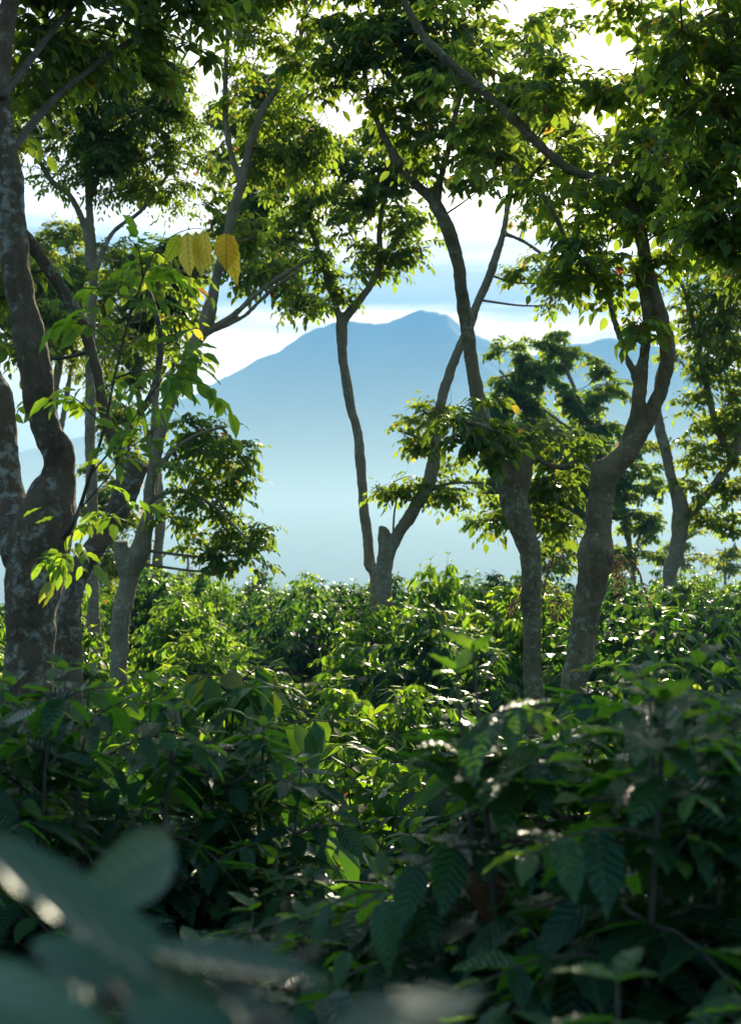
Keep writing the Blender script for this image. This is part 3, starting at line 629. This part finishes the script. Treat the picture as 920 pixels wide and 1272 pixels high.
near_bush(470, 3.2, 1.12, 5, 5.0, "low glossy coffee bush left of the dark right foreground bushes", .9)
near_bush(150, 2.4, 1.36, 4, .2, "low shaded coffee bush between the blurred leaves and the big left trunk", .9)
near_bush(1080, 3.0, 1.65, 0, 2.4, "coffee bush just past the right edge")
near_bush(620, 4.0, 1.55, 4, 2.9, "coffee bush peeking out behind the large ribbed-leaf bush")
near_bush(780, 4.1, 1.70, 6, 1.1, "coffee bush behind the right foreground, under the knotted trunk")
near_bush(940, 4.0, 1.66, 3, 3.0, "coffee bush at the right edge behind the foreground bushes")

# blurred foreground bush: leaves close to the lens, each a part
F1 = empty("coffee_bush", (-.35, .72, float(gz(-.35, .72))), 0, "foreground coffee bush with big blurred leaves close to the lens at lower left", "bush")
f1 = np.array(F1.location)
fs = Acc(); rf = np.random.default_rng(77)
nodeA = P(-60, 1010, .80); nodeB = P(560, 1330, .66)
for pts in ([f1 + [0, 0, -.05], f1 + [-.03, .01, .9], P(-140, 1330, .78), P(-70, 980, .82)], [f1 + [0.02, 0, .6], P(60, 1500, .7), P(200, 1280, .68), P(400, 1180, .70)], [f1 + [0.02, 0, .8], P(200, 1500, .62), P(420, 1330, .6), P(600, 1230, .6)], [f1 + [0, 0, .9], P(40, 1350, .95), P(150, 1150, 1.02), P(215, 1020, 1.05)]):
    s = spline([[*p, .006 - .0012 * i] for i, p in enumerate(pts)], .03); fs.add(*tube(s[:, :3] - f1, s[:, 3], 7))
new_obj("stems", make_mesh("stems", np.concatenate(fs.V), np.concatenate(fs.F)), F1, COFFEE_STEM)
FL = [  # base px,py,D  tip px,py,D  width m, normal
    (-60, 985, .95, 330, 1228, .80, .044, (.1, -.4, 1)), (190, 1140, .86, 410, 1170, .80, .032, (-.1, -.36, 1)),
    (217, 1010, 1.25, 103, 1088, 1.1, .062, (.35, -1, .1)), (592, 1198, .76, 365, 1264, .68, .034, (.05, -.36, 1)),
    (-60, 1165, .80, 150, 1268, .66, .036, (.1, -.9, .5)), (150, 1212, .74, 330, 1282, .68, .030, (-.2, -.7, .8)),
    (40, 1130, .98, 212, 1208, .9, .036, (.2, -.8, .7)),
    (250, 1185, .92, 392, 1268, .82, .030, (.3, -.7, .8)),
    (-80, 1245, .7, 120, 1310, .62, .036, (.1, -.9, .5)), (470, 1270, .72, 650, 1305, .66, .030, (0, -.9, .5)), (430, 1215, .95, 540, 1290, .88, .032, (-.2, -.8, .7)),
    (120, 1165, 1.0, 20, 1240, .92, .036, (0, -.9, .6))]
for i, (bx, by, bd, tx, ty, td, w, nn) in enumerate(FL):
    by += 40; ty += 30; bd *= .78; td *= .78; w *= .76
    a = P(bx, by, bd); b = P(tx, ty, td); d = b - a; Ln = np.linalg.norm(d)
    la = Acc(); la.add(*leaves((a - f1)[None], d[None], np.array([nn], float), np.array([Ln]), np.array([w]), np.array([rf.uniform(.1, .45)]), 15, .25, .1))
    new_obj("leaf", la.mesh("leaf"), F1, COFFEE_SOFT)
near_bush(160, 1.15, 1.55, 2, 1.2, "shadowy coffee bush filling the bottom left behind the blurred leaves", .62)
near_bush(420, 1.45, 1.45, 0, 2.2, "shadowy coffee bush at the bottom edge right of the blurred leaves", .65)

# rows of coffee up to the rim of the valley
rb = np.random.default_rng(9)
AVOID = [(P(36, 0, 6.1)[0], 6.1, .5), (P(85, 0, 8)[0], 8, .45), (P(148, 0, 14)[0], 14, .5), (P(470, 0, 18.5)[0], 18.5, .6), (P(661, 0, 12.5)[0], 12.5, .5), (P(715, 0, 10)[0], 10, .5), (P(835, 0, 20)[0], 20, .5), (P(1010, 0, 7.5)[0], 7.5, .5), (P(118, 0, 16)[0], 16, .5)]
TOPS = np.array([(4.8, 1.42), (6, 1.28), (8, 1.14), (10, 1.02), (12, 1.07), (13.5, 1.20), (16, 1.40), (18, 1.50), (20, 1.56), (25, 1.60), (30, 1.55), (38, 1.48)])
def zone(px, D):
    if D < 9: r, r2 = "first sunlit rows", "first sunlit row behind dark foreground"
    elif D < 14.5: r, r2 = "rows level with the mossy trunks", "in line with the mossy trunks"
    elif D < 22: r, r2 = "rows around the centre tree", "row round the centre tree's foot"
    else: r, r2 = "last rows along the valley rim", "last rows before the valley rim"
    s = "left third of photo" if px < 320 else "middle third of photo" if px < 610 else "right third of photo"
    return "coffee bush, " + r2 + ", " + s, "coffee bushes in the " + r
nb = 0; y = 5.1; row = 0
while y < 38:
    half = .27 * y + 1.0
    x = -half + rb.uniform(0, .5)
    while x < half:
        bx, by = x + rb.normal(0, .12), y + rb.normal(0, .16)
        px = CX + bx / by * FPX
        if not any((bx - a) ** 2 + (by - b) ** 2 < c * c for a, b, c in AVOID) and nb < 280:
            top = float(np.interp(by, TOPS[:, 0], TOPS[:, 1])) + rb.normal(0, .18)
            if 14 < by < 19 and 340 < px < 445: top += .22
            if 13 < by < 18 and 560 < px < 700: top += .25
            if 12 < by < 22 and px > 740: top += .12
            if by > 11 and by < 20 and 180 < px < 330: top -= .05
            for p0, p1, d0, d1, yy in ((420, 545, 12.5, 17.6, 738), (585, 705, 9.8, 12.1, 785), (770, 900, 14, 19.3, 724), (90, 215, 9.5, 13.4, 805), (340, 445, 14, 18, 706), (560, 690, 13.2, 18, 712), (740, 930, 11, 20, 728)):
                if p0 < px < p1 and d0 < by < d1: top = max(top, CAMZ - (yy - HY) / FPX * by - rb.uniform(0, .1))
            g = float(gz(bx, by)); h = max(top - g, .8)
            lab, grp = zone(px, by)
            in_shade = (px > 715 and 10.5 < by < 24) or (500 < px < 650 and 11.5 < by < 16.5) or (330 < px < 450 and 14 < by < 19) or rb.random() < .22  # bushes in the shaded areas, plus random ones, get the shade-darkened leaves
            k = int(rb.choice((1, 3, 5) if in_shade and by > 17 else (1, 3) if in_shade else (0, 2, 4) if by < 17 else (4, 6, 2)))
            w = rb.uniform(.8, 1.25)
            bush((bx, by, g), rb.uniform(0, 6.28), FARV[k], lab, grp, (w, w, h / TOPZ[FARV[k][0].name]), COFFEE_SHADED if k in (1, 3, 5) else COFFEE); nb += 1
        x += 1.5 + .012 * y + rb.uniform(-.12, .12)
    y += 1.5 + .016 * y; row += 1
print("bushes", nb)

# dry fronds tangled round the two mossy trunks
def dry_tangle(px, py, D, rx, ry, nfr, label, seed):
    rng = np.random.default_rng(seed); c = P(px, py, D); e = empty("dry_fern", c, 0, label, "dry fern")
    st = Acc(); lv = Acc(); O, Dd = [], []
    for k in range(nfr):
        az = rng.uniform(0, 2 * PI); a = np.array([math.cos(az) * .12, math.sin(az) * .12, rng.uniform(-.5, .5) * ry / FPX * D])
        L = rng.uniform(.5, 1.1) * rx / FPX * D; d = np.array([math.cos(az), math.sin(az), rng.uniform(0, .6)])
        q = [a, a + d * L * .6, a + d * L + [0, 0, -L * rng.uniform(.5, 1.4)]]
        s = spline([[*v, .004 - .0013 * i] for i, v in enumerate(q)], .03); st.add(*tube(s[:, :3], s[:, 3], 4))
        for j in range(3, len(s)):
            for sg in (-1, 1):
                sd = np.array([-d[1], d[0], 0]); O.append(s[j, :3]); Dd.append(sd * sg + unit(s[j, :3] - s[j - 1, :3]) * .6 + rng.normal(0, .2, 3))
    O, Dd = np.array(O), np.array(Dd); m = len(O)
    lv.add(*leaves(O, Dd, np.array([[0, 0, 1.0]]) + rng.normal(0, .4, (m, 3)), rng.uniform(.03, .075, m), rng.uniform(.012, .022, m), rng.random(m), 2, .3, .3))
    new_obj("stalks", make_mesh("stalks", np.concatenate(st.V), np.concatenate(st.F)), e, TWIG); new_obj("fronds", lv.mesh("fronds"), e, DRY)
dry_tangle(668, 742, 12.4, 34, 26, 16, "tangle of dry brown fronds round the leaning peeling trunk", 3)
dry_tangle(735, 700, 10.0, 46, 20, 14, "small clump of dry fern on the knot of the mossy trunk", 4)

# ------------------------------------------------------------------ ground, mountain
def lines(lo, hi, near, k):
    v = [0.0]
    while v[-1] < hi: v.append(v[-1] + near + k * v[-1])
    w = [0.0]
    while w[-1] > lo: w.append(w[-1] - near + k * w[-1])
    return np.array(w[:0:-1] + v)
def sheet(name, xs, ys, fz, mat, kind="structure"):
    X, Y = np.meshgrid(xs, ys); Z = fz(X, Y)
    V = np.stack([X, Y, Z], -1).reshape(-1, 3); nx = len(xs)
    i = (np.arange(len(ys) - 1)[:, None] * nx + np.arange(nx - 1)[None]).ravel()
    F = np.stack([i, i + 1, i + nx + 1, i + nx], 1)
    return tag(new_obj(name, make_mesh(name, V, F), None, mat), kind=kind)
SOIL = plain_mat("soil_litter", (.035, .026, .017), (.085, .062, .036), 5.0)
GX = lines(-4000, 4000, .4, .09); GY = lines(-1500, 5000, .4, .05)
sheet("ground", GX, GY, gz, SOIL)

def vnoise(X, Y, rng, oct_=6, f0=1 / 500., gain=.5):
    out = 0; a = 1.0
    for o in range(oct_):
        n = 64; G = rng.uniform(-1, 1, (n, n)); u = X * f0 * 2 ** o + 13.7 * o; v = Y * f0 * 2 ** o + 7.1 * o
        iu = np.floor(u).astype(int); iv = np.floor(v).astype(int); fu = u - iu; fv = v - iv
        fu = fu * fu * (3 - 2 * fu); fv = fv * fv * (3 - 2 * fv)
        g = lambda a_, b_: G[a_ % n, b_ % n]
        out = out + a * ((g(iu, iv) * (1 - fu) + g(iu + 1, iv) * fu) * (1 - fv) + (g(iu, iv + 1) * (1 - fu) + g(iu + 1, iv + 1) * fu) * fv); a *= gain
    return out
DM = 1800.0
SIL = np.array([(-900, 700), (-500, 650), (-200, 610), (0, 568), (120, 535), (200, 508), (240, 488), (262, 476), (300, 457), (340, 436), (380, 413), (412, 399), (440, 398), (452, 401), (468, 401.5), (480, 400), (500, 392), (513, 386), (524, 382), (538, 384), (548, 388), (556, 391), (575, 403), (600, 416), (630, 431), (655, 440), (675, 435), (700, 428), (730, 423), (760, 420), (790, 423), (830, 432), (900, 452), (1000, 492), (1150, 545), (1400, 610), (1800, 680)], float)
def mountain_z(X, Y):
    rng = np.random.default_rng(31)
    h = np.interp((X / DM * FPX) + CX, SIL[:, 0], CAMZ + (HY - SIL[:, 1]) / FPX * DM + 62)
    h = h + 3.2 * vnoise(X + 5000, X * 0 + 37.0, rng, 5, 1 / 30., .6)
    t = np.abs(Y - DM) / np.where(Y < DM, 800.0, 1100.0)
    prof = np.clip(1 - t, 0, 1) ** 1.25
    nz = vnoise(X + 3000, Y + 1000, rng)
    rid = 1 - np.abs(vnoise(X * 1.4 + 5000, Y * .5 + 3000, rng, 5, 1 / 260.))
    w = np.clip(t * 4, 0, 1)
    return -62 + h * prof * (1 + w * (.10 * nz - .16 * (1 - rid))) + 4.5 * (.55 - np.abs(vnoise(X + 9000, Y, rng, 5, 1 / 38.))) * prof * (.25 + .75 * w) - 1.5
FOREST = plain_mat("mountain_forest", (.02, .035, .02), (.045, .06, .03), .02, 1.0, 0)
sheet("mountain", np.linspace(-2400, 2400, 801), np.linspace(980, 2920, 195), mountain_z, FOREST)

def hill_z(X, Y):
    rng = np.random.default_rng(8)
    p = np.exp(-((Y - 1150) / 150.0) ** 2)
    return -64 + p * (86 + 9 * np.sin(X / 95. + 1) + 7 * vnoise(X + 4000, Y, rng, 5, 1 / 120.) + 3 * vnoise(X, Y + 2000, rng, 3, 1 / 9.))
sheet("foothills", np.linspace(-1000, 1000, 401), np.linspace(800, 1500, 101), hill_z, FOREST)

# ------------------------------------------------------------------ haze
def box(name, x0, x1, y0, y1, z0, z1, color, dens, g):
    V = [(x0, y0, z0), (x1, y0, z0), (x1, y1, z0), (x0, y1, z0), (x0, y0, z1), (x1, y0, z1), (x1, y1, z1), (x0, y1, z1)]
    F = [(0, 3, 2, 1), (4, 5, 6, 7), (0, 1, 5, 4), (1, 2, 6, 5), (2, 3, 7, 6), (3, 0, 4, 7)]
    hm = bpy.data.materials.new(name + "_air"); t, N, L = nt(hm)
    pv = N.new("ShaderNodeVolumePrincipled"); pv.inputs["Color"].default_value = (*color, 1); pv.inputs["Density"].default_value = dens; pv.inputs["Anisotropy"].default_value = g
    o_ = N.new("ShaderNodeOutputMaterial"); L.new(pv.outputs[0], o_.inputs["Volume"])
    return tag(new_obj(name, make_mesh(name, V, F, smooth=False), None, hm), kind="stuff")
box("haze", -4100, 4100, -1600, 5100, -66.0, 345.0, (.19, .53, 1.0), .00055, .09)
box("mist", -3000, 3000, 260, 3500, -65.0, 48.0, (.62, .88, 1.0), .0019, .25)

# ------------------------------------------------------------------ sky, sun
w = bpy.data.worlds.new("World"); sc.world = w; w.use_nodes = True
t = w.node_tree; N, L = t.nodes, t.links; N.clear()
sky = N.new("ShaderNodeTexSky"); sky.sky_type = "NISHITA"; sky.sun_disc = False
sky.sun_elevation = math.radians(SUN_EL); sky.sun_rotation = math.radians(SUN_AZ)
sky.air_density = 1.0; sky.dust_density = 1.5; sky.ozone_density = 1.5
tc = N.new("ShaderNodeTexCoord"); sp = N.new("ShaderNodeSeparateXYZ"); L.new(tc.outputs["Generated"], sp.inputs[0])
def skynoise(sx, sz, scale, det, off):
    mp = N.new("ShaderNodeMapping"); mp.inputs["Scale"].default_value = (sx, sx, sz); mp.inputs["Location"].default_value = off
    L.new(tc.outputs["Generated"], mp.inputs[0]); n = N.new("ShaderNodeTexNoise"); n.inputs["Scale"].default_value = scale; n.inputs["Detail"].default_value = det
    n.inputs["Roughness"].default_value = .55; L.new(mp.outputs[0], n.inputs["Vector"]); return n.outputs["Fac"]
n1 = skynoise(1, 5, 3.6, 9, (3.1, 1.7, .4)); n2 = skynoise(1, 9, 3.2, 5, (.3, 5.2, 1.1))
c1 = ramp(N, [(.40, (.15, .15, .15)), (.54, (1, 1, 1))]); L.new(n1, c1.inputs[0])
sdir = N.new("ShaderNodeVectorMath"); sdir.operation = "DOT_PRODUCT"; L.new(tc.outputs["Generated"], sdir.inputs[0])
_e, _a = math.radians(SUN_EL), math.radians(SUN_AZ)
sdir.inputs[1].default_value = (math.sin(_a) * math.cos(_e), math.cos(_a) * math.cos(_e), math.sin(_e))
near = ramp(N, [(0.0, (.18, .34, .46)), (.55, (.25, .44, .56)), (.86, (.54, .62, .66)), (1, (.95, .92, .86))]); L.new(math_n(N, L, "MULTIPLY_ADD", sdir.outputs["Value"], .5, .5), near.inputs[0])
lit = mixc(N, L, 1.0, near.outputs[0], (13.2, 12.3, 11.4), "MULTIPLY")
hi = ramp(N, [(.34, (1, 1, 1)), (.58, (.3, .3, .3))]); L.new(sp.outputs[2], hi.inputs[0])
white = mixc(N, L, math_n(N, L, "MULTIPLY", math_n(N, L, "MULTIPLY", c1.outputs[0], hi.outputs[0]), .85), sky.outputs[0], lit)
# low bank of stratus, a layer between about 9 and 13 degrees, broken by noise
zz = math_n(N, L, "ADD", sp.outputs[2], math_n(N, L, "MULTIPLY_ADD", n2, .10, -.05))
bank = ramp(N, [(.148, (0, 0, 0)), (.172, (1, 1, 1)), (.205, (.9, .9, .9)), (.235, (0, 0, 0))]); L.new(zz, bank.inputs[0])
cream = ramp(N, [(.10, (.4, .4, .4)), (.15, (1, 1, 1)), (.17, (0, 0, 0))]); L.new(zz, cream.inputs[0])
k = mixc(N, L, math_n(N, L, "MULTIPLY", cream.outputs[0], .8), white, mixc(N, L, 1.0, near.outputs[0], (17.5, 12.4, 7.8), 'MULTIPLY'))
k = mixc(N, L, math_n(N, L, "MULTIPLY", bank.outputs[0], .85), k, mixc(N, L, 1.0, near.outputs[0], (1.7, 2.6, 3.8), 'MULTIPLY'))
bg = N.new("ShaderNodeBackground"); L.new(k, bg.inputs[0]); bg.inputs[1].default_value = .085
wo = N.new("ShaderNodeOutputWorld"); L.new(bg.outputs[0], wo.inputs[0])

sd = bpy.data.lights.new("sun", "SUN"); sd.energy = 5.0; sd.angle = math.radians(.5); sd.color = (1, .86, .62)
so = bpy.data.objects.new("sun", sd); col.objects.link(so)
el, az = math.radians(SUN_EL), math.radians(SUN_AZ)
dirv = Vector((math.sin(az) * math.cos(el), math.cos(az) * math.cos(el), math.sin(el)))
so.rotation_euler = dirv.to_track_quat("Z", "Y").to_euler(); so.location = dirv * 60

# ------------------------------------------------------------------ camera
cd = bpy.data.cameras.new("camera"); cam = bpy.data.objects.new("camera", cd); col.objects.link(cam)
cam.location = (0, 0, CAMZ); cam.rotation_euler = (PI / 2, 0, 0)
cd.sensor_fit = "VERTICAL"; cd.sensor_height = 36.0; cd.lens = FPX / 1272 * 36.0
cd.shift_y = (HY - 636) / 1272.0
cd.clip_start = .05; cd.clip_end = 20000
cd.dof.use_dof = True; cd.dof.focus_distance = 8.0; cd.dof.aperture_fstop = (cd.lens / 1000) / .0105
sc.camera = cam

sc.render.engine = "CYCLES"
c = sc.cycles
c.use_denoising = True
try: c.denoiser = "OPENIMAGEDENOISE"
except Exception: pass
c.max_bounces = 6; c.diffuse_bounces = 3; c.glossy_bounces = 2; c.transmission_bounces = 4; c.volume_bounces = 0; c.transparent_max_bounces = 4
c.caustics_reflective = False; c.caustics_refractive = False
c.sample_clamp_indirect = 6.0
vs = sc.view_settings; vs.view_transform = "Standard"; vs.look = "None"; vs.exposure = EXPOSURE; vs.gamma = 1.0; vs.use_curve_mapping = False
sc.render.film_transparent = False
